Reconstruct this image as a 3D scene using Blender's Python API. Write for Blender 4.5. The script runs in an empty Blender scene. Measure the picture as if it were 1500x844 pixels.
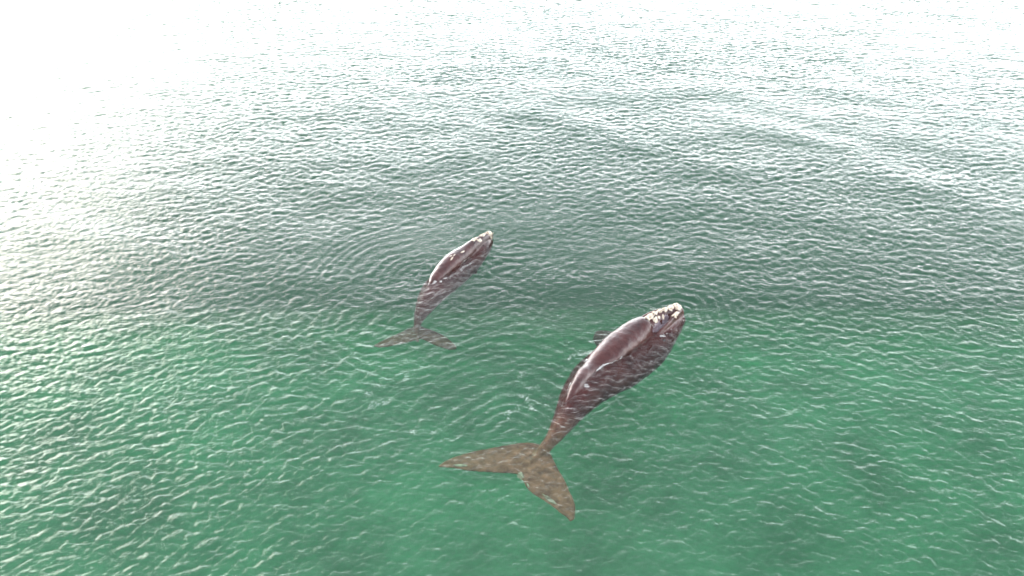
import bpy, bmesh, math, random
import numpy as np
from mathutils import Vector, noise
from mathutils.bvhtree import BVHTree

R = math.radians
random.seed(7)
scene = bpy.context.scene
C = scene.collection

# ------------------------------------------------------------------ camera
CAM_H = 23.0
cam_data = bpy.data.cameras.new("camera")
cam_data.sensor_width = 36.0
cam_data.lens = 18.0 / math.tan(R(35.0))
cam_data.clip_start = 0.5
cam_data.clip_end = 20000.0
cam = bpy.data.objects.new("camera", cam_data)
cam.location = (0.0, 0.0, CAM_H)
cam.rotation_euler = (R(90.0 - 35.0), 0.0, 0.0)
C.objects.link(cam)
scene.camera = cam

# ------------------------------------------------------------------ sky
SUN_EL, SUN_AZ = 22.0, -46.0
world = bpy.data.worlds.new("World")
scene.world = world
world.use_nodes = True
wn, wl = world.node_tree.nodes, world.node_tree.links
sky = wn.new("ShaderNodeTexSky")
sky.sky_type = 'NISHITA'
sky.sun_disc = False
sky.sun_elevation = R(SUN_EL)
sky.sun_rotation = R(SUN_AZ)
sky.air_density = 1.0
sky.dust_density = 1.6
sky.ozone_density = 1.0
# a thin, even veil of white cloud over the clear sky
wtc = wn.new("ShaderNodeTexCoord")
wno = wn.new("ShaderNodeTexNoise")
wno.inputs["Scale"].default_value = 2.2
wno.inputs["Detail"].default_value = 5.0
wl.new(wtc.outputs["Generated"], wno.inputs["Vector"])
# (the path through the veil lengthens towards the horizon)
wsx = wn.new("ShaderNodeSeparateXYZ")
wl.new(wtc.outputs["Generated"], wsx.inputs["Vector"])


def wmath(op, a, b=None):
    n = wn.new("ShaderNodeMath")
    n.operation = op
    for i, v in enumerate((a, b)):
        if v is None: continue
        if isinstance(v, (int, float)): n.inputs[i].default_value = v
        else: wl.new(v, n.inputs[i])
    return n.outputs[0]


w_thick = wmath('MULTIPLY_ADD', wno.outputs["Fac"], 0.13)
w_thick.node.inputs[2].default_value = 0.03
w_path = wmath('DIVIDE', w_thick, wmath('POWER', wmath('MAXIMUM', wsx.outputs["Z"], 0.05), 1.2))
w_fac = wmath('SUBTRACT', 1.0, wmath('EXPONENT', wmath('MULTIPLY', w_path, -1.0)))
wmx = wn.new("ShaderNodeMixRGB")
wl.new(w_fac, wmx.inputs["Fac"])
wl.new(sky.outputs["Color"], wmx.inputs["Color1"])
# (and the haze glows more towards the sun)
wdp = wn.new("ShaderNodeVectorMath"); wdp.operation = 'DOT_PRODUCT'
wl.new(wtc.outputs["Generated"], wdp.inputs[0])
wdp.inputs[1].default_value = (math.sin(R(SUN_AZ)) * math.cos(R(SUN_EL)), math.cos(R(SUN_AZ)) * math.cos(R(SUN_EL)), math.sin(R(SUN_EL)))
w_ph = wmath('POWER', wmath('MULTIPLY', wmath('ADD', wdp.outputs["Value"], 1.0), 0.5), 2.0)
w_ph = wmath('ADD', wmath('MULTIPLY', w_ph, 0.5), 0.66)
wvc = wn.new("ShaderNodeVectorMath"); wvc.operation = 'SCALE'
wvc.inputs[0].default_value = (60.0, 60.6, 61.4)
wl.new(w_ph, wvc.inputs["Scale"])
wl.new(wvc.outputs["Vector"], wmx.inputs["Color2"])
wbg = wn["Background"]
wbg.inputs["Strength"].default_value = 0.1
wl.new(wmx.outputs["Color"], wbg.inputs["Color"])

# ------------------------------------------------------------------ sun
sun_data = bpy.data.lights.new("sun", 'SUN')
sun_data.energy = 0.6
sun_data.angle = R(30.0)
sun_data.color = (1.0, 0.95, 0.88)
sun = bpy.data.objects.new("sun", sun_data)
sd = Vector((math.sin(R(SUN_AZ)) * math.cos(R(SUN_EL)), math.cos(R(SUN_AZ)) * math.cos(R(SUN_EL)), math.sin(R(SUN_EL))))
sun.rotation_euler = sd.to_track_quat('Z', 'Y').to_euler()
sun.location = sd * 100
C.objects.link(sun)

# ------------------------------------------------------------------ exposure and render
scene.view_settings.view_transform = 'Standard'
scene.view_settings.look = 'None'
scene.view_settings.exposure = 1.3
scene.view_settings.gamma = 1.0
scene.view_settings.use_curve_mapping = False
scene.render.engine = 'CYCLES'
cy = scene.cycles
cy.use_denoising = True
cy.max_bounces = 8
cy.diffuse_bounces = 2
cy.glossy_bounces = 3
cy.transmission_bounces = 4
cy.volume_bounces = 3
cy.transparent_max_bounces = 12
cy.sample_clamp_indirect = 6.0


# ------------------------------------------------------------------ helpers
def link(name, me, parent=None, mat=None):
    o = bpy.data.objects.new(name, me)
    C.objects.link(o)
    if parent is not None:
        o.parent = parent
    if mat is not None:
        me.materials.append(mat)
    return o


def tag(o, label=None, cat=None, group=None, kind=None):
    if label: o["label"] = label
    if cat: o["category"] = cat
    if group: o["group"] = group
    if kind: o["kind"] = kind
    return o


def new_mat(name):
    m = bpy.data.materials.new(name)
    m.use_nodes = True
    m.node_tree.nodes.clear()
    return m, m.node_tree.nodes, m.node_tree.links


def node(ns, t, **kw):
    n = ns.new(t)
    for k, v in kw.items():
        if k in n.inputs:
            n.inputs[k].default_value = v
        else:
            setattr(n, k, v)
    return n


def ramp(ns, stops):
    r = ns.new("ShaderNodeValToRGB")
    e = r.color_ramp.elements
    e[0].position, e[0].color = stops[0][0], (*stops[0][1], 1)
    e[1].position, e[1].color = stops[-1][0], (*stops[-1][1], 1)
    for p, c in stops[1:-1]:
        q = e.new(p); q.color = (*c, 1)
    return r


# ------------------------------------------------------------------ materials
def water_material():
    m, ns, ls = new_mat("sea_water")
    out = ns.new("ShaderNodeOutputMaterial")
    geo = ns.new("ShaderNodeNewGeometry")
    mp = node(ns, "ShaderNodeMapping"); mp.inputs["Scale"].default_value = (0.75, 1.25, 1.0)
    ls.new(geo.outputs["Position"], mp.inputs["Vector"])
    n1 = node(ns, "ShaderNodeTexNoise", Scale=5.5, Detail=3.0, Roughness=0.55)
    ls.new(mp.outputs["Vector"], n1.inputs["Vector"])
    bp = node(ns, "ShaderNodeBump", Strength=1.0, Distance=0.035)
    ls.new(n1.outputs["Fac"], bp.inputs["Height"])
    lw = node(ns, "ShaderNodeLayerWeight", Blend=0.5)
    ls.new(bp.outputs["Normal"], lw.inputs["Normal"])
    pw = node(ns, "ShaderNodeMath", operation='POWER'); pw.inputs[1].default_value = 5.0
    ls.new(lw.outputs["Facing"], pw.inputs[0])
    ma = node(ns, "ShaderNodeMath", operation='MULTIPLY_ADD')
    ma.inputs[1].default_value = 0.979; ma.inputs[2].default_value = 0.021
    ls.new(pw.outputs[0], ma.inputs[0])
    tr = ns.new("ShaderNodeBsdfTransparent")
    gl = node(ns, "ShaderNodeBsdfGlossy", Roughness=0.03)
    ls.new(bp.outputs["Normal"], gl.inputs["Normal"])
    mx = ns.new("ShaderNodeMixShader")
    ls.new(ma.outputs[0], mx.inputs["Fac"])
    ls.new(tr.outputs[0], mx.inputs[1]); ls.new(gl.outputs[0], mx.inputs[2])
    ls.new(mx.outputs[0], out.inputs["Surface"])
    vs = node(ns, "ShaderNodeVolumeScatter", Density=0.012, Anisotropy=0.0)
    vs.inputs["Color"].default_value = (0.85, 0.90, 0.90, 1)
    va = node(ns, "ShaderNodeVolumeAbsorption", Density=0.32)
    va.inputs["Color"].default_value = (0.47, 0.835, 0.71, 1)
    ad = ns.new("ShaderNodeAddShader")
    ls.new(vs.outputs[0], ad.inputs[0]); ls.new(va.outputs[0], ad.inputs[1])
    ls.new(ad.outputs[0], out.inputs["Volume"])
    return m


def skin_material(name, dark, mid, pale, tail, y_body, y_tail):
    m, ns, ls = new_mat(name)
    out = ns.new("ShaderNodeOutputMaterial")
    tc = ns.new("ShaderNodeTexCoord")
    n1 = node(ns, "ShaderNodeTexNoise", Scale=0.9, Detail=6.0, Roughness=0.6)
    n2 = node(ns, "ShaderNodeTexNoise", Scale=9.0, Detail=5.0, Roughness=0.65)
    n3 = node(ns, "ShaderNodeTexNoise", Scale=3.2, Detail=4.0, Roughness=0.7)
    for n in (n1, n2, n3):
        ls.new(tc.outputs["Object"], n.inputs["Vector"])
    r1 = ramp(ns, [(0.32, dark), (0.62, mid)])
    ls.new(n1.outputs["Fac"], r1.inputs["Fac"])
    r2 = ramp(ns, [(0.54, (0, 0, 0)), (0.72, (0.6, 0.6, 0.6))])
    ls.new(n3.outputs["Fac"], r2.inputs["Fac"])
    mx = ns.new("ShaderNodeMixRGB")
    ls.new(r2.outputs["Color"], mx.inputs["Fac"])
    ls.new(r1.outputs["Color"], mx.inputs["Color1"])
    mx.inputs["Color2"].default_value = (*pale, 1)
    so = ns.new("ShaderNodeSeparateXYZ")
    ls.new(tc.outputs["Object"], so.inputs["Vector"])
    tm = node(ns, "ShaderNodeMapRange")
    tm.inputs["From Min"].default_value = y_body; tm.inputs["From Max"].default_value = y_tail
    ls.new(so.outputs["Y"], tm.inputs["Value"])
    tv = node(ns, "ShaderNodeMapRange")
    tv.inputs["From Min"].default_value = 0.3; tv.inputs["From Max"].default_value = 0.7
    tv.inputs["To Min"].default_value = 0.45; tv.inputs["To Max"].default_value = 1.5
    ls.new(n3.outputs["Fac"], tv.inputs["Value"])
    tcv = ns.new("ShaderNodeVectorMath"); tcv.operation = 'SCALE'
    tcv.inputs[0].default_value = tail  # brown murk of the deeper water, painted into the tail colour
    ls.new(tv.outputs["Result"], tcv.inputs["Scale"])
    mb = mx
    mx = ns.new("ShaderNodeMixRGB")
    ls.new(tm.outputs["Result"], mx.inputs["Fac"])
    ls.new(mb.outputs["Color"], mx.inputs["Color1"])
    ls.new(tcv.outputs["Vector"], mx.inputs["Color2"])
    rr = node(ns, "ShaderNodeMapRange")
    rr.inputs["To Min"].default_value = 0.20; rr.inputs["To Max"].default_value = 0.42
    ls.new(n2.outputs["Fac"], rr.inputs["Value"])
    bp = node(ns, "ShaderNodeBump", Strength=0.5, Distance=0.012)
    ls.new(n2.outputs["Fac"], bp.inputs["Height"])
    bp2 = node(ns, "ShaderNodeBump", Strength=0.6, Distance=0.06)
    ls.new(n3.outputs["Fac"], bp2.inputs["Height"])
    ls.new(bp2.outputs["Normal"], bp.inputs["Normal"])
    b = ns.new("ShaderNodeBsdfPrincipled")
    ls.new(bp.outputs["Normal"], b.inputs["Coat Normal"])
    ls.new(mx.outputs["Color"], b.inputs["Base Color"])
    ls.new(rr.outputs["Result"], b.inputs["Roughness"])
    ls.new(bp.outputs["Normal"], b.inputs["Normal"])
    b.inputs["Coat Roughness"].default_value = 0.15
    # below the waterline the skin no longer shines
    gp = ns.new("ShaderNodeNewGeometry")
    sx = ns.new("ShaderNodeSeparateXYZ")
    ls.new(gp.outputs["Position"], sx.inputs["Vector"])
    for sock, v in (("Specular IOR Level", 0.22), ("Coat Weight", 0.5)):
        w = node(ns, "ShaderNodeMapRange")
        w.inputs["From Min"].default_value = -0.08; w.inputs["From Max"].default_value = 0.04
        w.inputs["To Min"].default_value = 0.03; w.inputs["To Max"].default_value = v
        ls.new(sx.outputs["Z"], w.inputs["Value"])
        ls.new(w.outputs["Result"], b.inputs[sock])
    ls.new(b.outputs[0], out.inputs["Surface"])
    return m


def rough_material(name, c1, c2, scale, rough=0.8, bump=0.03):
    m, ns, ls = new_mat(name)
    out = ns.new("ShaderNodeOutputMaterial")
    tc = ns.new("ShaderNodeTexCoord")
    n1 = node(ns, "ShaderNodeTexNoise", Scale=scale, Detail=6.0, Roughness=0.65)
    ls.new(tc.outputs["Object"], n1.inputs["Vector"])
    r1 = ramp(ns, [(0.35, c1), (0.6, c2)])
    ls.new(n1.outputs["Fac"], r1.inputs["Fac"])
    bp = node(ns, "ShaderNodeBump", Strength=0.8, Distance=bump)
    ls.new(n1.outputs["Fac"], bp.inputs["Height"])
    b = node(ns, "ShaderNodeBsdfPrincipled", Roughness=rough)
    ls.new(r1.outputs["Color"], b.inputs["Base Color"])
    ls.new(bp.outputs["Normal"], b.inputs["Normal"])
    ls.new(b.outputs[0], out.inputs["Surface"])
    return m


M_WATER = water_material()
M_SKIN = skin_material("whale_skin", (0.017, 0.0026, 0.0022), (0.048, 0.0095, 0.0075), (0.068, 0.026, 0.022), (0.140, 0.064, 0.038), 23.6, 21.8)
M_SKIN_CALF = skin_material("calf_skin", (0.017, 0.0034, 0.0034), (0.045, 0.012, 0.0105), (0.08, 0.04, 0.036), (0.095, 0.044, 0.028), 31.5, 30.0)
M_CALL = rough_material("callosity", (0.24, 0.18, 0.13), (0.62, 0.55, 0.45), 9.0, 0.85, 0.05)
M_SCAR = rough_material("worn_skin", (0.07, 0.04, 0.022), (0.26, 0.20, 0.14), 7.0, 0.6, 0.01)
M_SHEEN = rough_material("painted_sheen", (0.05, 0.032, 0.036), (0.19, 0.15, 0.17), 5.0, 0.3, 0.005)  # lavender sky reflection on the wet head, put into the colour
M_EYE = rough_material("eye", (0.006, 0.005, 0.005), (0.012, 0.01, 0.01), 5.0, 0.15, 0.0)
M_BED = rough_material("sand_bed", (0.12, 0.10, 0.07), (0.22, 0.205, 0.15), 0.16, 0.9, 0.05)
M_FOAM = rough_material("foam", (0.72, 0.74, 0.72), (0.85, 0.86, 0.84), 20.0, 0.6, 0.01)


# ------------------------------------------------------------------ whales
def catmull(pts, n):
    pts = np.array(pts, float)
    p = np.vstack([2 * pts[0] - pts[1], pts, 2 * pts[-1] - pts[-2]])
    out = []
    m = len(pts) - 1
    for i in range(n):
        u = i / (n - 1) * m
        k = min(int(u), m - 1)
        t = u - k
        a, b, c, d = p[k], p[k + 1], p[k + 2], p[k + 3]
        out.append(0.5 * (2 * b + (c - a) * t + (2 * a - 5 * b + 4 * c - d) * t * t + (3 * b - a - 3 * c + d) * t ** 3))
    return np.array(out)


def loft(bm, stations, n=60, seg=40):
    """stations: x, y, half width, z top, z bottom, sharpness of the ridge on top."""
    s = catmull(stations, n)
    d = np.gradient(s[:, :2], axis=0)
    d /= np.linalg.norm(d, axis=1)[:, None]
    rings = []
    for i in range(n):
        x, y, w, zt, zb, e, lean = s[i]
        px, py = d[i, 1], -d[i, 0]
        zc = zb + (zt - zb) * 0.45
        ring = []
        for j in range(seg):
            a = 2 * math.pi * j / seg
            ca, sa = math.cos(a), math.sin(a)
            ex = e if sa > 0 else 2.1
            cx = math.copysign(abs(ca) ** (2 / ex), ca)
            cz = math.copysign(abs(sa) ** (2 / ex), sa)
            h = (zt - zc) if sa > 0 else (zc - zb)
            ln = lean * (cz if sa > 0 else 0.5 * cz)
            ring.append(bm.verts.new((x + px * (w * cx - ln), y + py * (w * cx - ln), zc + h * cz)))
        rings.append(ring)
    for i in range(n - 1):
        for j in range(seg):
            bm.faces.new((rings[i][j], rings[i][(j + 1) % seg], rings[i + 1][(j + 1) % seg], rings[i + 1][j]))
    bm.faces.new(list(reversed(rings[0])))
    bm.faces.new(rings[-1])


def blade(bm, lead, trail, zs, thick, n=44, m=14):
    """a fluke or flipper: aerofoil sections between a leading and a trailing edge."""
    L = catmull([(*p, z) for p, z in zip(lead, zs)], n)
    T = catmull([(*p, z) for p, z in zip(trail, zs)], n)
    rings = []
    for i in range(n):
        ch = np.linalg.norm(T[i] - L[i])
        th = min(thick, 0.05 + 0.07 * ch)
        top, bot = [], []
        for k in range(m + 1):
            u = k / m
            p = L[i] * (1 - u) + T[i] * u
            t = th * (0.35 + 0.65 * math.sin(math.pi * min(1.0, u * 0.8 + 0.12)) ** 0.8)
            if k in (0, m): t *= 0.55
            top.append(bm.verts.new((p[0], p[1], p[2] + t * 0.5)))
            bot.append(bm.verts.new((p[0], p[1], p[2] - t * 0.5)))
        rings.append(top + bot[::-1])
    for i in range(n - 1):
        r0, r1 = rings[i], rings[i + 1]
        q = len(r0)
        for j in range(q):
            bm.faces.new((r0[j], r0[(j + 1) % q], r1[(j + 1) % q], r1[j]))
    bm.faces.new(list(reversed(rings[0])))
    bm.faces.new(rings[-1])


def ball(bm, c, r, seg=16):
    ret = bmesh.ops.create_uvsphere(bm, u_segments=seg, v_segments=seg // 2 + 2, radius=1.0)
    for v in ret["verts"]:
        v.co = Vector((c[0] + v.co.x * r[0], c[1] + v.co.y * r[1], c[2] + v.co.z * r[2]))


def fuse(name, pieces, voxel, smooth, wrinkle):
    """join overlapping closed shapes into one continuous skin."""
    me = bpy.data.meshes.new(name)
    bm = bmesh.new()
    for f in pieces:
        b2 = bmesh.new()
        f(b2)
        bmesh.ops.recalc_face_normals(b2, faces=b2.faces)
        tmp = bpy.data.meshes.new("tmp")
        b2.to_mesh(tmp); b2.free()
        bm.from_mesh(tmp)
        bpy.data.meshes.remove(tmp)
    bm.to_mesh(me); bm.free()
    o = bpy.data.objects.new(name, me)
    C.objects.link(o)
    rm = o.modifiers.new("r", 'REMESH'); rm.mode = 'VOXEL'; rm.voxel_size = voxel
    sm = o.modifiers.new("s", 'SMOOTH'); sm.iterations = smooth; sm.factor = 0.5
    dg = bpy.context.evaluated_depsgraph_get()
    me2 = bpy.data.meshes.new_from_object(o.evaluated_get(dg))
    bpy.data.objects.remove(o)
    n = len(me2.vertices)
    co = np.empty(n * 3, np.float32); me2.vertices.foreach_get("co", co)
    no = np.empty(n * 3, np.float32); me2.vertices.foreach_get("normal", no)
    co = co.reshape(-1, 3); no = no.reshape(-1, 3)
    amp = np.array([noise.noise(Vector((c[0] * 1.1, c[1] * 1.1, c[2] * 1.1))) * 0.6 + noise.noise(Vector((c[0] * 3.3, c[1] * 3.3, c[2] * 3.3))) * 0.3 for c in co.tolist()], np.float32)
    co = co + no * (amp * wrinkle)[:, None]
    me2.vertices.foreach_set("co", co.ravel())
    me2.polygons.foreach_set("use_smooth", np.ones(len(me2.polygons), bool))
    me2.update()
    me2.name = name
    return me2


def bvh_of(me):
    vs = [v.co.copy() for v in me.vertices]
    return BVHTree.FromPolygons(vs, [tuple(p.vertices) for p in me.polygons])


def drop(bvh, x, y):
    h = bvh.ray_cast(Vector((x, y, 6.0)), Vector((0, 0, -1)))
    return h[0], h[1]


def crust(name, bvh, x, y, rx, ry, rz, ang, parent, mat, seed):
    """a lumpy raised patch seated on the skin at x, y."""
    p, nrm = drop(bvh, x, y)
    if p is None:
        return None
    bm = bmesh.new()
    bmesh.ops.create_icosphere(bm, subdivisions=4, radius=1.0)
    q = nrm.to_track_quat('Z', 'Y')
    ca, sa = math.cos(ang), math.sin(ang)
    for v in bm.verts:
        k = noise.noise(v.co * 1.7 + Vector((seed * 3.1, 0, 0))) * 0.55 + noise.noise(v.co * 4.5 + Vector((0, seed * 1.7, 0))) * 0.4
        c = v.co * (1 + k)
        c = Vector((c.x * rx, c.y * ry, c.z * rz))
        c = Vector((c.x * ca - c.y * sa, c.x * sa + c.y * ca, c.z))
        # bend the patch so it hugs the skin below it
        w = Vector((p.x + c.x, p.y + c.y, 0))
        hit, _ = drop(bvh, w.x, w.y)
        base = hit.z if hit is not None and abs(hit.z - p.z) < 0.6 else p.z - 0.1
        v.co = Vector((w.x, w.y, base + c.z))
    me = bpy.data.meshes.new(name)
    bm.to_mesh(me); bm.free()
    me.polygons.foreach_set("use_smooth", np.ones(len(me.polygons), bool))
    o = link(name, me, parent, mat)
    return o


# --- the larger whale ------------------------------------------------
# x, y, half width, z top, z bottom, ridge exponent, lean of the back to the left
A_BODY = [
    (8.84, 30.68, 0.40, -0.04, -0.70, 2.2, 0.10),
    (8.32, 30.30, 0.72, 0.08, -1.20, 2.3, 0.15),
    (7.58, 29.72, 1.04, 0.12, -1.70, 2.4, 0.20),
    (6.82, 29.10, 1.30, -0.04, -2.05, 2.1, 0.28),
    (6.05, 28.50, 1.46, -0.08, -2.10, 1.9, 0.36),
    (5.12, 27.68, 1.52, -0.10, -2.10, 1.85, 0.40),
    (4.15, 26.70, 1.34, -0.15, -1.95, 1.75, 0.36),
    (3.34, 25.50, 1.02, -0.08, -1.70, 1.6, 0.30),
    (2.66, 24.20, 0.70, -0.12, -1.40, 1.55, 0.16),
    (2.08, 23.02, 0.43, -0.22, -1.25, 1.6, 0.04),
    (1.58, 22.28, 0.27, -0.58, -1.24, 1.8, 0.0),
    (1.02, 21.55, 0.20, -0.84, -1.22, 2.0, 0.0),
    (0.62, 21.10, 0.10, -0.98, -1.16, 2.0, 0.0),
]
A_ROSTRUM = [
    (8.90, 30.78, 0.24, 0.26, -0.30, 2.2, 0.0),
    (8.58, 30.58, 0.29, 0.42, -0.40, 2.2, 0.0),
    (8.02, 30.24, 0.33, 0.54, -0.50, 2.1, 0.0),
    (7.42, 29.82, 0.40, 0.60, -0.50, 2.0, 0.0),
    (6.95, 29.44, 0.48, 0.58, -0.50, 1.9, 0.0),
    (6.55, 29.08, 0.45, 0.40, -0.60, 1.9, 0.0),
]
A_BACK = [
    (6.78, 29.30, 0.48, 0.62, -0.80, 2.3, 0.0),
    (6.62, 29.18, 0.62, 0.70, -0.80, 2.2, 0.0),
    (6.15, 28.80, 0.74, 0.68, -0.80, 2.1, 0.0),
    (5.35, 28.05, 0.80, 0.58, -0.80, 2.1, 0.0),
    (4.60, 27.28, 0.72, 0.42, -0.80, 2.0, 0.0),
    (3.85, 26.50, 0.52, 0.17, -0.80, 2.0, 0.0),
    (3.28, 25.65, 0.42, 0.25, -0.80, 2.0, 0.0),
    (2.82, 24.75, 0.30, 0.14, -0.80, 2.0, 0.0),
    (2.45, 23.95, 0.20, -0.06, -0.80, 2.0, 0.0),
]
A_LIP_R = [
    (7.20, 28.72, 0.12, 0.02, -0.50, 2.0, 0.0),
    (7.72, 29.15, 0.15, 0.32, -0.50, 2.0, 0.0),
    (8.30, 29.85, 0.16, 0.44, -0.40, 2.0, 0.0),
    (8.70, 30.38, 0.14, 0.32, -0.40, 2.0, 0.0),
    (8.92, 30.70, 0.10, 0.12, -0.40, 2.0, 0.0),
]
A_LIP_L = [
    (6.45, 30.05, 0.12, -0.05, -0.50, 2.0, 0.0),
    (7.05, 30.45, 0.15, 0.06, -0.50, 2.0, 0.0),
    (7.80, 30.78, 0.16, 0.14, -0.40, 2.0, 0.0),
    (8.45, 30.88, 0.14, 0.10, -0.40, 2.0, 0.0),
    (8.82, 30.82, 0.10, 0.12, -0.40, 2.0, 0.0),
]
A_LEAD = [(-3.22, 21.48), (-2.53, 21.91), (-1.49, 22.18), (-0.30, 22.38), (0.81, 22.48), (1.52, 22.08), (1.97, 21.08), (2.32, 20.15), (2.57, 19.19), (2.50, 18.58)]
A_TRAIL = [(-3.17, 21.36), (-2.54, 21.23), (-1.89, 21.04), (-0.64, 20.82), (0.20, 20.68), (0.46, 20.28), (0.70, 19.83), (1.33, 19.35), (1.99, 18.76), (2.32, 18.41)]
A_FZ = [-1.4, -1.32, -1.22, -1.12, -1.06, -1.06, -1.1, -1.14, -1.2, -1.26]
A_FLIP_R = ([(6.8, 28.9), (7.05, 28.7), (7.15, 28.35), (7.05, 28.0)], [(6.0, 28.1), (6.3, 27.9), (6.5, 27.75), (6.8, 27.7)], [-1.2, -1.4, -1.6, -1.7])
A_FLIP_L = ([(6.0, 29.6), (5.9, 30.4), (5.3, 31.2), (4.7, 31.5)], [(5.0, 28.6), (4.6, 29.4), (4.3, 30.4), (4.5, 31.3)], [-1.4, -1.5, -1.7, -1.9])
adult_me = fuse("body", [
    lambda b: loft(b, A_BODY, 80, 48),
    lambda b: loft(b, A_ROSTRUM, 40, 28),
    lambda b: loft(b, A_BACK, 60, 28),
    lambda b: loft(b, A_LIP_R, 30, 16),
    lambda b: loft(b, A_LIP_L, 30, 16),
    lambda b: blade(b, A_LEAD, A_TRAIL, A_FZ, 0.26),
    lambda b: blade(b, *A_FLIP_R, 0.24, 24),
    lambda b: blade(b, *A_FLIP_L, 0.24, 24),
], 0.05, 9, 0.05)

adult = bpy.data.objects.new("whale", None)
C.objects.link(adult)
tag(adult, "larger dark brown whale with cream crusts on its head and broad tail flukes underwater", "whale", "whales swimming at the surface")
link("body", adult_me, adult, M_SKIN)
A_BVH = bvh_of(adult_me)
ADIR = math.atan2(0.74, 0.67)
for i, (x, y, rx, ry, rz) in enumerate([
        (8.52, 30.56, 0.30, 0.24, 0.14),
        (8.16, 30.36, 0.25, 0.17, 0.12),
        (7.86, 30.18, 0.20, 0.15, 0.11),
        (7.56, 29.98, 0.17, 0.13, 0.10),
        (7.28, 29.78, 0.18, 0.14, 0.11),
        (6.92, 29.46, 0.30, 0.19, 0.12),
        (7.26, 29.34, 0.14, 0.10, 0.08),
        (8.36, 29.93, 0.26, 0.11, 0.10),
        (7.45, 29.56, 0.07, 0.06, 0.05),
        (7.72, 29.72, 0.07, 0.06, 0.05)]):
    crust("callosity", A_BVH, x, y, rx, ry, rz, ADIR, adult, M_CALL, i + 1)

for i, (x, y, rx, ry, an) in enumerate([(-2.2, 21.32, 0.30, 0.06, -0.25), (0.38, 20.60, 0.18, 0.09, -0.9), (1.55, 19.40, 0.30, 0.07, -0.7), (0.66, 20.1, 0.10, 0.04, -1.1)]):
    crust("scar", A_BVH, x, y, rx, ry, 0.022, an, adult, M_SCAR, i + 40)
crust("sheen_patch", A_BVH, 7.50, 29.22, 0.42, 0.15, 0.02, ADIR - 0.25, adult, M_SHEEN, 61)  # thin added patches carrying the painted sky sheen of the cheek
crust("sheen_patch", A_BVH, 7.86, 29.72, 0.24, 0.10, 0.02, ADIR, adult, M_SHEEN, 62)
# the paired blowholes
for i, (x, y) in enumerate([(7.12, 29.62), (7.24, 29.50)]):
    crust("blowhole", A_BVH, x, y, 0.13, 0.035, 0.03, ADIR + (0.25 if i else -0.25), adult, M_EYE, i + 50)
# the eye, low behind the corner of the mouth
p, nrm = drop(A_BVH, 7.62, 28.52)
if p is not None:
    bm = bmesh.new()
    ball(bm, p, (0.06, 0.06, 0.06), 12)
    me = bpy.data.meshes.new("eye"); bm.to_mesh(me); bm.free()
    link("eye", me, adult, M_EYE)

# --- the smaller whale -----------------------------------------------
B_BODY = [
    (-1.28, 38.22, 0.20, -0.04, -0.40, 2.2, 0.0),
    (-1.60, 37.85, 0.45, 0.10, -0.70, 2.3, 0.05),
    (-2.05, 37.28, 0.66, 0.14, -1.00, 2.3, 0.10),
    (-2.60, 36.55, 0.84, 0.00, -1.20, 2.0, 0.14),
    (-3.22, 35.70, 0.95, -0.03, -1.35, 1.9, 0.16),
    (-3.80, 34.72, 0.95, -0.10, -1.35, 1.8, 0.16),
    (-4.32, 33.52, 0.82, -0.06, -1.20, 1.7, 0.10),
    (-4.72, 32.45, 0.58, -0.22, -1.20, 1.7, 0.0),
    (-5.00, 31.65, 0.34, -0.60, -1.32, 1.7, 0.0),
    (-5.12, 31.05, 0.18, -0.98, -1.42, 1.9, 0.0),
    (-5.08, 30.55, 0.13, -1.22, -1.50, 2.0, 0.0),
    (-4.98, 30.00, 0.08, -1.36, -1.52, 2.0, 0.0),
]
B_ROSTRUM = [
    (-1.22, 38.40, 0.12, 0.24, -0.20, 2.2, 0.0),
    (-1.46, 38.10, 0.22, 0.40, -0.30, 2.2, 0.0),
    (-1.86, 37.52, 0.28, 0.52, -0.30, 2.0, 0.0),
    (-2.36, 36.88, 0.40, 0.60, -0.40, 1.9, 0.0),
    (-2.95, 36.10, 0.46, 0.50, -0.40, 1.9, 0.0),
]
B_BACK = [
    (-2.25, 37.00, 0.28, 0.50, -0.50, 2.1, 0.0),
    (-2.80, 36.32, 0.48, 0.54, -0.50, 2.1, 0.0),
    (-3.40, 35.50, 0.56, 0.54, -0.50, 2.1, 0.0),
    (-3.90, 34.72, 0.50, 0.42, -0.50, 2.0, 0.0),
    (-4.30, 33.90, 0.36, 0.20, -0.50, 2.0, 0.0),
    (-4.55, 33.20, 0.20, -0.05, -0.50, 2.0, 0.0),
]
B_LEAD = [(-7.33, 29.85), (-6.89, 30.22), (-6.06, 30.78), (-5.41, 31.25), (-5.10, 31.40), (-4.74, 31.25), (-3.67, 30.70), (-3.07, 30.20), (-2.88, 29.95)]
B_TRAIL = [(-7.23, 29.70), (-6.80, 29.60), (-6.11, 29.74), (-5.36, 29.96), (-4.89, 30.20), (-4.43, 30.00), (-3.96, 29.78), (-3.30, 29.65), (-3.01, 29.78)]
B_FZ = [-1.6, -1.55, -1.5, -1.45, -1.45, -1.5, -1.6, -1.75, -1.85]
B_FLIP_R = ([(-2.2, 36.85), (-2.05, 36.75), (-2.0, 36.45), (-2.05, 36.15)], [(-2.7, 36.25), (-2.5, 36.1), (-2.35, 35.95), (-2.15, 35.95)], [-0.8, -0.95, -1.1, -1.2])
B_FLIP_L = ([(-3.4, 37.0), (-3.6, 37.5), (-4.1, 37.9), (-4.4, 38.0)], [(-4.1, 36.2), (-4.4, 36.7), (-4.6, 37.3), (-4.5, 37.9)], [-1.1, -1.7, -2.2, -2.5])
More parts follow.
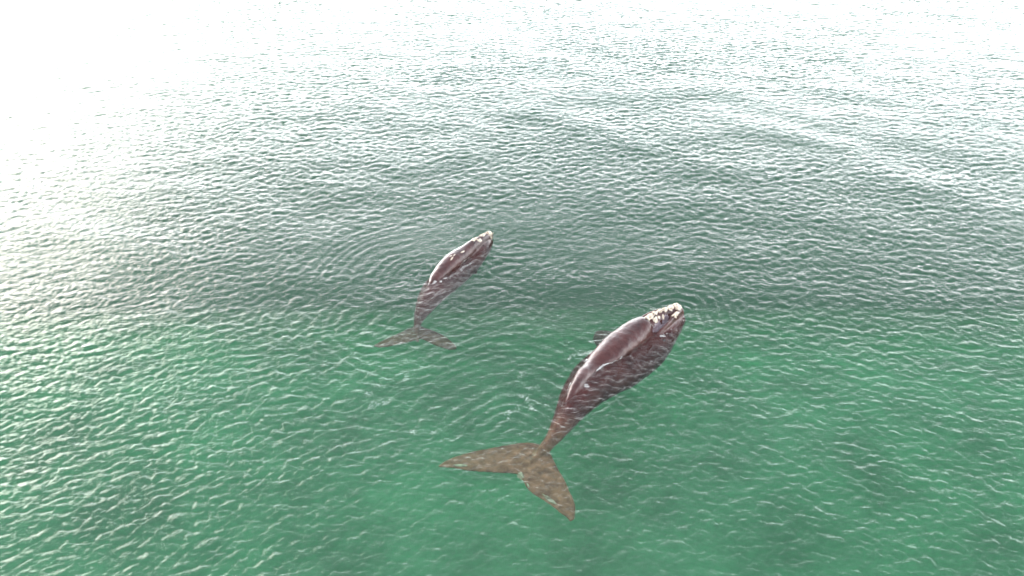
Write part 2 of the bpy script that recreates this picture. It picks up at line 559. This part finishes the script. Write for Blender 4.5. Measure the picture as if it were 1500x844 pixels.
calf_me = fuse("body", [
    lambda b: loft(b, B_BODY, 70, 44),
    lambda b: loft(b, B_ROSTRUM, 30, 24),
    lambda b: loft(b, B_BACK, 50, 24),
    lambda b: blade(b, B_LEAD, B_TRAIL, B_FZ, 0.18),
    lambda b: blade(b, *B_FLIP_R, 0.18, 20),
    lambda b: blade(b, *B_FLIP_L, 0.18, 20),
], 0.045, 7, 0.04)
calf = bpy.data.objects.new("whale", None)
C.objects.link(calf)
tag(calf, "smaller brown whale calf with pale snout and few pale spots swimming beside the larger one", "whale", "whales swimming at the surface")
link("body", calf_me, calf, M_SKIN_CALF)
B_BVH = bvh_of(calf_me)
BDIR = math.atan2(0.75, 0.6)
for i, (x, y, rx, ry, rz) in enumerate([
        (-1.40, 38.16, 0.26, 0.19, 0.09),
        (-1.78, 37.66, 0.24, 0.11, 0.07),
        (-2.22, 37.06, 0.24, 0.10, 0.07),
        (-1.92, 37.12, 0.16, 0.06, 0.05)]):
    crust("callosity", B_BVH, x, y, rx, ry, rz, BDIR, calf, M_CALL, i + 20)

for i, (x, y, rx, ry) in enumerate([(-2.86, 35.80, 0.13, 0.035), (-3.42, 35.12, 0.12, 0.035), (-3.50, 35.30, 0.07, 0.03), (-3.30, 35.42, 0.10, 0.02)]):
    crust("scar", B_BVH, x, y, rx, ry, 0.02, BDIR + 0.3 * math.sin(i * 2.3), calf, M_CALL, i + 70)
for i, (x, y) in enumerate([(-2.28, 36.86), (-2.18, 36.78)]):
    crust("blowhole", B_BVH, x, y, 0.09, 0.025, 0.02, BDIR + (0.25 if i else -0.25), calf, M_EYE, i + 80)
p, nrm = drop(B_BVH, -1.72, 37.12)
if p is not None:
    bm = bmesh.new()
    ball(bm, p, (0.04, 0.04, 0.04), 12)
    me = bpy.data.meshes.new("eye"); bm.to_mesh(me); bm.free()
    link("eye", me, calf, M_EYE)

# ------------------------------------------------------------------ the sea
rng = np.random.default_rng(11)


def wave_tile(N, L, lam_peak, lam_min, theta0, spread, floor_, power=4.0):
    k1 = np.fft.fftfreq(N, L / N) * 2 * np.pi
    kx, ky = np.meshgrid(k1, k1, indexing='ij')
    k = np.hypot(kx, ky); k[0, 0] = 1e-6
    kp = 2 * np.pi / lam_peak
    S = k ** (-power) * np.exp(-1.25 * (kp / k) ** 2) * np.exp(-(k / (2 * np.pi / lam_min)) ** 2)
    c = np.cos(np.arctan2(ky, kx) - theta0)
    S *= np.abs(c) ** spread + floor_
    S[0, 0] = 0
    a = np.sqrt(S) * (rng.standard_normal((N, N)) + 1j * rng.standard_normal((N, N)))
    h = np.fft.ifft2(a).real
    A = np.fft.fft2(h)
    sx = np.fft.ifft2(1j * kx * A).real
    sy = np.fft.ifft2(1j * ky * A).real
    g = 1.0 / math.sqrt((sx ** 2 + sy ** 2).mean())
    dx = np.fft.ifft2(-1j * kx / k * A).real
    dy = np.fft.ifft2(-1j * ky / k * A).real
    return h * g, dx * g, dy * g        # unit r.m.s. slope


def sample(tile, L, x, y, rot):
    N = tile[0].shape[0]
    c, s = math.cos(rot), math.sin(rot)
    u = ((x * c + y * s) / L) % 1.0 * N
    v = ((-x * s + y * c) / L) % 1.0 * N
    i = np.floor(u).astype(int) % N; j = np.floor(v).astype(int) % N
    fu = u - np.floor(u); fv = v - np.floor(v)
    i1, j1 = (i + 1) % N, (j + 1) % N
    r = [t[i, j] * (1 - fu) * (1 - fv) + t[i1, j] * fu * (1 - fv) + t[i, j1] * (1 - fu) * fv + t[i1, j1] * fu * fv for t in tile]
    dx = r[1] * c - r[2] * s
    dy = r[1] * s + r[2] * c
    return r[0], dx, dy


PI2 = math.pi / 2
T1 = wave_tile(1024, 61.0, 0.85, 0.15, PI2 + 0.10, 2.0, 0.10, 3.4)
T2 = wave_tile(1024, 47.0, 0.58, 0.14, PI2 - 0.35 - 0.30, 2.0, 0.12, 3.3)
T3 = wave_tile(512, 173.0, 9.0, 3.0, PI2 - 0.5, 2.0, 0.1, 4.0)
T4 = wave_tile(512, 23.0, 0.42, 0.2, PI2 - 0.3, 2.0, 0.25, 3.4)
PATCH = wave_tile(256, 190.0, 26.0, 9.0, 0.3, 0.0, 1.0, 4.0)[0]
PATCH = PATCH / PATCH.std()


def gauss(x, y, cx, cy, rx, ry, ang):
    c, s = math.cos(ang), math.sin(ang)
    u = ((x - cx) * c + (y - cy) * s) / rx
    v = (-(x - cx) * s + (y - cy) * c) / ry
    return np.exp(-(u * u + v * v))


def rings(x, y, cx, cy, lam, r0, r1, az=None, width=1.0):
    """a fading train of circular ripples round a point."""
    dx, dy = x - cx, y - cy
    r = np.hypot(dx, dy)
    env = np.exp(-((r - r0) / (r1 - r0)) ** 2)
    env = np.where(r < r0, np.exp(-((r - r0) / (0.5 * r0 + 1e-6)) ** 2), env)
    if az is not None:
        d = np.arctan2(np.sin(np.arctan2(dy, dx) - az), np.cos(np.arctan2(dy, dx) - az))
        env = env * np.exp(-(d / width) ** 2)
    wob = 0.45 * np.sin(3 * np.arctan2(dy, dx) + cx) + 0.3 * np.sin(1.7 * r + cy) + 0.12 * np.sin(7 * np.arctan2(dy, dx))
    return env * np.sin(2 * math.pi * (r + wob * lam) / lam) * lam / (2 * math.pi)


def sea(x, y):
    far = np.hypot(x, y - 40.0)
    fade = np.clip(1.25 - far / 420.0, 0.0, 1.0)
    p = sample((PATCH, PATCH, PATCH), 190.0, x, y, 0.4)[0]
    slick = 0.72 * gauss(x, y, 4.0, 31.2, 3.6, 1.9, 0.75) + 0.55 * gauss(x, y, -4.5, 38.6, 4.2, 1.8, 0.2)
    slick = slick + 0.35 * gauss(x, y, 9.6, 30.6, 2.2, 2.2, 0) + 0.35 * gauss(x, y, -1.0, 24.6, 4.0, 2.2, 0.1) + 0.3 * gauss(x, y, -8.0, 36.0, 4.5, 2.6, -0.3)
    amp = (1.0 + 0.12 * np.clip(p, -2, 2)) * (1 - np.clip(slick, 0, 0.8))
    amp = amp * (1 + 0.35 * gauss(x, y, 6.4, 26.7, 3.2, 1.2, 0.84) + 0.35 * gauss(x, y, -2.0, 35.2, 2.6, 1.1, 0.95))
    lee = 1 + 0.10 * np.exp(-((y - 14.0) / 10.0) ** 2)
    amp = amp * lee * (1 + 0.6 * np.clip((y - 30.0) / 50.0, 0, 1))
    h = np.zeros_like(x); dx = np.zeros_like(x); dy = np.zeros_like(x)
    for t, L, rot, a in ((T1, 61.0, 0.0, 0.195), (T2, 47.0, 0.35, 0.18)):
        q = sample(t, L, x, y, rot)
        h += q[0] * a * amp; dx += q[1] * a * amp; dy += q[2] * a * amp
    q = sample(T3, 173.0, x, y, 0.2)
    h += q[0] * 0.02
    wash = gauss(x, y, 5.6, 26.6, 4.3, 1.35, 0.86) + gauss(x, y, -2.1, 35.6, 2.6, 1.0, 0.95) + 0.5 * gauss(x, y, -5.6, 34.0, 1.2, 2.4, 0.3)
    q = sample(T4, 23.0, x, y, 0.25)
    h += q[0] * 0.45 * wash; dx += q[1] * 0.45 * wash; dy += q[2] * 0.45 * wash
    h += 0.36 * rings(x, y, 8.3, 30.2, 0.50, 1.4, 3.6, 0.5, 1.6)
    h += 0.20 * rings(x, y, 0.0, 20.8, 0.62, 2.2, 7.5, 1.5, 1.3)
    h += 0.14 * rings(x, y, -4.6, 34.0, 0.62, 2.0, 9.0, 2.7, 0.9)
    h += 0.16 * rings(x, y, -4.9, 30.0, 0.8, 2.0, 8.0, 3.6, 0.9)
    h += 0.16 * rings(x, y, 3.0, 24.5, 0.7, 2.0, 7.0, -0.4, 0.9)
    ch = 1.1
    return h * fade, dx * ch * fade, dy * ch * fade


def build_sea():
    # rows: finer near the whales, coarser towards the horizon
    ys = [-6.0]
    while ys[-1] < 112:
        d = max(ys[-1], 12.0)
        ys.append(ys[-1] + min(0.0034 * d, 0.16))
    step = 0.2
    while ys[-1] < 9000:
        step *= 1.09; ys.append(ys[-1] + step)
    back = [-6.0]; step = 0.06
    while back[-1] > -9000:
        step *= 1.25; back.append(back[-1] - step)
    ys = np.array(back[:0:-1] + ys)
    nc = 940
    u = np.linspace(-1, 1, nc)
    ext = [1.0]; st = 2.0 / nc
    while ext[-1] < 90:
        st *= 1.22; ext.append(ext[-1] + st)
    ext = np.array(ext[1:])
    u = np.concatenate([-ext[::-1], u, ext])
    half = 0.86 * np.sqrt(np.clip(ys, 10, 115) ** 2 + CAM_H ** 2)
    X = u[None, :] * half[:, None]
    Y = np.repeat(ys[:, None], len(u), 1)
    h, dx, dy = sea(X, Y)
    nr, ncol = X.shape
    V = np.stack([X + dx, Y + dy, h], -1).reshape(-1, 3)
    idx = np.arange(nr * ncol).reshape(nr, ncol)
    F = np.stack([idx[:-1, :-1], idx[:-1, 1:], idx[1:, 1:], idx[1:, :-1]], -1).reshape(-1, 4)
    loop = np.concatenate([idx[0, :], idx[1:, -1], idx[-1, -2::-1], idx[-2:0:-1, 0]])
    nb = len(loop); base = len(V)
    VB = V[loop].copy(); VB[:, 2] = -42.0
    V = np.vstack([V, VB, [[0, 0, -42.0]]])
    bi = np.arange(nb) + base
    lo2, bi2 = np.roll(loop, -1), np.roll(bi, -1)
    S = np.stack([loop, bi, bi2, lo2], -1)
    B = np.stack([bi2, bi, np.full(nb, base + nb)], -1)
    me = bpy.data.meshes.new("sea_water")
    nq = len(F) + len(S); nt = len(B)
    me.vertices.add(len(V)); me.vertices.foreach_set("co", V.astype(np.float32).ravel())
    loops = np.concatenate([F.ravel(), S.ravel(), B.ravel()]).astype(np.int32)
    me.loops.add(len(loops)); me.loops.foreach_set("vertex_index", loops)
    me.polygons.add(nq + nt)
    starts = np.concatenate([np.arange(nq) * 4, nq * 4 + np.arange(nt) * 3]).astype(np.int32)
    me.polygons.foreach_set("loop_start", starts)
    sm = np.zeros(nq + nt, bool); sm[:len(F)] = True
    me.polygons.foreach_set("use_smooth", sm)
    me.update(calc_edges=True)
    me.validate()
    print("SEA", nr, ncol, len(me.polygons))
    o = link("sea_water", me, None, M_WATER)
    tag(o, "green sea water with small wind ripples", None, None, "structure")
    return o


sea_obj = build_sea()

# ------------------------------------------------------------------ the sea bed
def bed_z(x, y):
    t = min(max((y - 27.0) / 62.0, 0.0), 1.0)
    t = t * t * (3 - 2 * t)
    return -4.9 - 30.0 * t + (0.9 * noise.noise(Vector((x * 0.09, y * 0.09, 3.0))) + 0.3 * noise.noise(Vector((x * 0.35, y * 0.35, 5.0)))) * (1 - 0.5 * t)


bm = bmesh.new()
nx = 150
g = [math.copysign(abs(t) ** 3 * 8800, t) for t in np.linspace(-1, 1, nx)]
vs = [[bm.verts.new((x, y + 30, bed_z(x, y + 30))) for x in g] for y in g]
for i in range(nx - 1):
    for j in range(nx - 1):
        bm.faces.new((vs[i][j], vs[i][j + 1], vs[i + 1][j + 1], vs[i + 1][j]))
me = bpy.data.meshes.new("sea_bed")
bm.to_mesh(me); bm.free()
bed = link("sea_bed", me, None, M_BED)
tag(bed, "sandy sea bed under the green water", None, None, "structure")

# ------------------------------------------------------------------ foam and spray
def foam_mesh(points):
    """points: x, y, z, radius, stretch, angle -> one mesh of flattened bubbles."""
    bm = bmesh.new()
    bmesh.ops.create_icosphere(bm, subdivisions=1, radius=1.0)
    bv = np.array([v.co[:] for v in bm.verts]); bf = np.array([[v.index for v in f.verts] for f in bm.faces])
    bm.free()
    P = np.array(points)
    n, k = len(P), len(bv)
    jit = 1 + 0.25 * rng.standard_normal((n, k, 1)).clip(-1.5, 1.5)
    q = bv[None] * jit
    c, sn = np.cos(P[:, 5])[:, None], np.sin(P[:, 5])[:, None]
    lx = q[..., 0] * P[:, 3:4] * P[:, 4:5]; ly = q[..., 1] * P[:, 3:4]
    V = np.stack([lx * c - ly * sn + P[:, 0:1], lx * sn + ly * c + P[:, 1:2], q[..., 2] * P[:, 3:4] * 0.55 + P[:, 2:3]], -1).reshape(-1, 3)
    F = (bf[None] + (np.arange(n) * k)[:, None, None]).reshape(-1, 3)
    me = bpy.data.meshes.new("foam")
    me.from_pydata(V.tolist(), [], F.tolist())
    me.polygons.foreach_set("use_smooth", np.ones(len(me.polygons), bool))
    return me


SEA_BVH = None


def waterline(bvh, x0, x1, y0, y1, step, thr, seed):
    xs = np.arange(x0, x1, step); ys = np.arange(y0, y1, step)
    X, Y = np.meshgrid(xs, ys)
    Hs = sea(X.ravel(), Y.ravel())[0].reshape(X.shape)
    out = []
    for i in range(X.shape[0]):
        for j in range(X.shape[1]):
            x, y = X[i, j], Y[i, j]
            h = bvh.ray_cast(Vector((x, y, 3.0)), Vector((0, 0, -1)))[0]
            if h is None: continue
            d = Hs[i, j] - h.z
            if -0.03 < d < 0.07:
                v = noise.noise(Vector((x * 1.3 + seed, y * 1.3, 0.5))) + 0.6 * noise.noise(Vector((x * 5 + seed, y * 5, 1.5)))
                if v > thr:
                  for _k in range(2):
                    r = random.uniform(0.004, 0.013) * (1.8 if random.random() < 0.08 else 1.0)
                    out.append((x + random.uniform(-step, step), y + random.uniform(-step, step), max(Hs[i, j], h.z) + 0.008, r, random.uniform(1, 2.2), random.uniform(0, 3.1)))
    return out


def clusters(specs, seed):
    rr = random.Random(seed)
    out = []
    for cx, cy, n, ln, ang in specs:
        c, sn = math.cos(ang), math.sin(ang)
        b = rr.uniform(-0.5, 0.5)
        for _ in range(int(n * 1.1)):
            u = rr.uniform(-1, 1)
            px = u * ln; py = b * ln * (u * u - 0.4) + rr.gauss(0, 0.07)
            x, y = cx + px * c - py * sn, cy + px * sn + py * c
            z = float(sea(np.array([x]), np.array([y]))[0][0])
            out.append((x, y, z + 0.008, rr.uniform(0.005, 0.014), rr.uniform(1, 1.8), rr.uniform(0, 3.1)))
    return out


fa = waterline(A_BVH, 1.5, 9.4, 22.4, 31.3, 0.035, 0.40, 3.0)
fa += clusters([(3.62, 27.3, 90, 0.45, 0.2), (4.3, 27.15, 80, 0.5, -0.2), (3.0, 27.1, 30, 0.4, 0.4), (3.9, 26.5, 40, 0.3, -1.2), (4.3, 26.2, 30, 0.4, -0.9)], 5)
o = link("foam", foam_mesh(fa), None, M_FOAM)
tag(o, "white foam and droplets along the waterline of the larger whale", "foam", None, "stuff")
fb = waterline(B_BVH, -5.6, -0.6, 31.5, 38.9, 0.035, 0.36, 9.0)
fb += clusters([(-3.2, 34.3, 90, 0.8, 0.9), (-2.5, 35.2, 70, 0.7, 0.85), (-4.6, 35.0, 50, 0.6, 1.0), (-5.6, 34.0, 50, 0.6, 0.4), (-6.0, 33.0, 40, 0.5, 0.2)], 6)
o = link("foam", foam_mesh(fb), None, M_FOAM)
tag(o, "white foam and droplets along the waterline of the smaller whale", "foam", None, "stuff")
fc = clusters([(-4.87, 25.81, 26, 0.25, 1.3), (-4.95, 25.4, 14, 0.15, 0.9), (-5.8, 23.8, 34, 0.35, 0.3), (-6.3, 23.7, 16, 0.15, 0.5), (-4.24, 22.14, 16, 0.2, -0.6),
               (-0.15, 23.12, 26, 0.25, 1.2), (0.1, 23.4, 16, 0.3, 0.5), (0.76, 23.89, 36, 0.3, -0.9), (0.6, 24.3, 22, 0.3, 0.2), (0.9, 23.5, 18, 0.2, -1.1), (1.0, 24.9, 14, 0.3, 0.3), (-6.5, 24.5, 14, 0.2, 0.2), (0.4, 25.6, 14, 0.15, 0.4)], 8)
o = link("foam", foam_mesh(fc), None, M_FOAM)
tag(o, "scattered white foam flecks floating on the open water between the whale tails", "foam", None, "stuff")
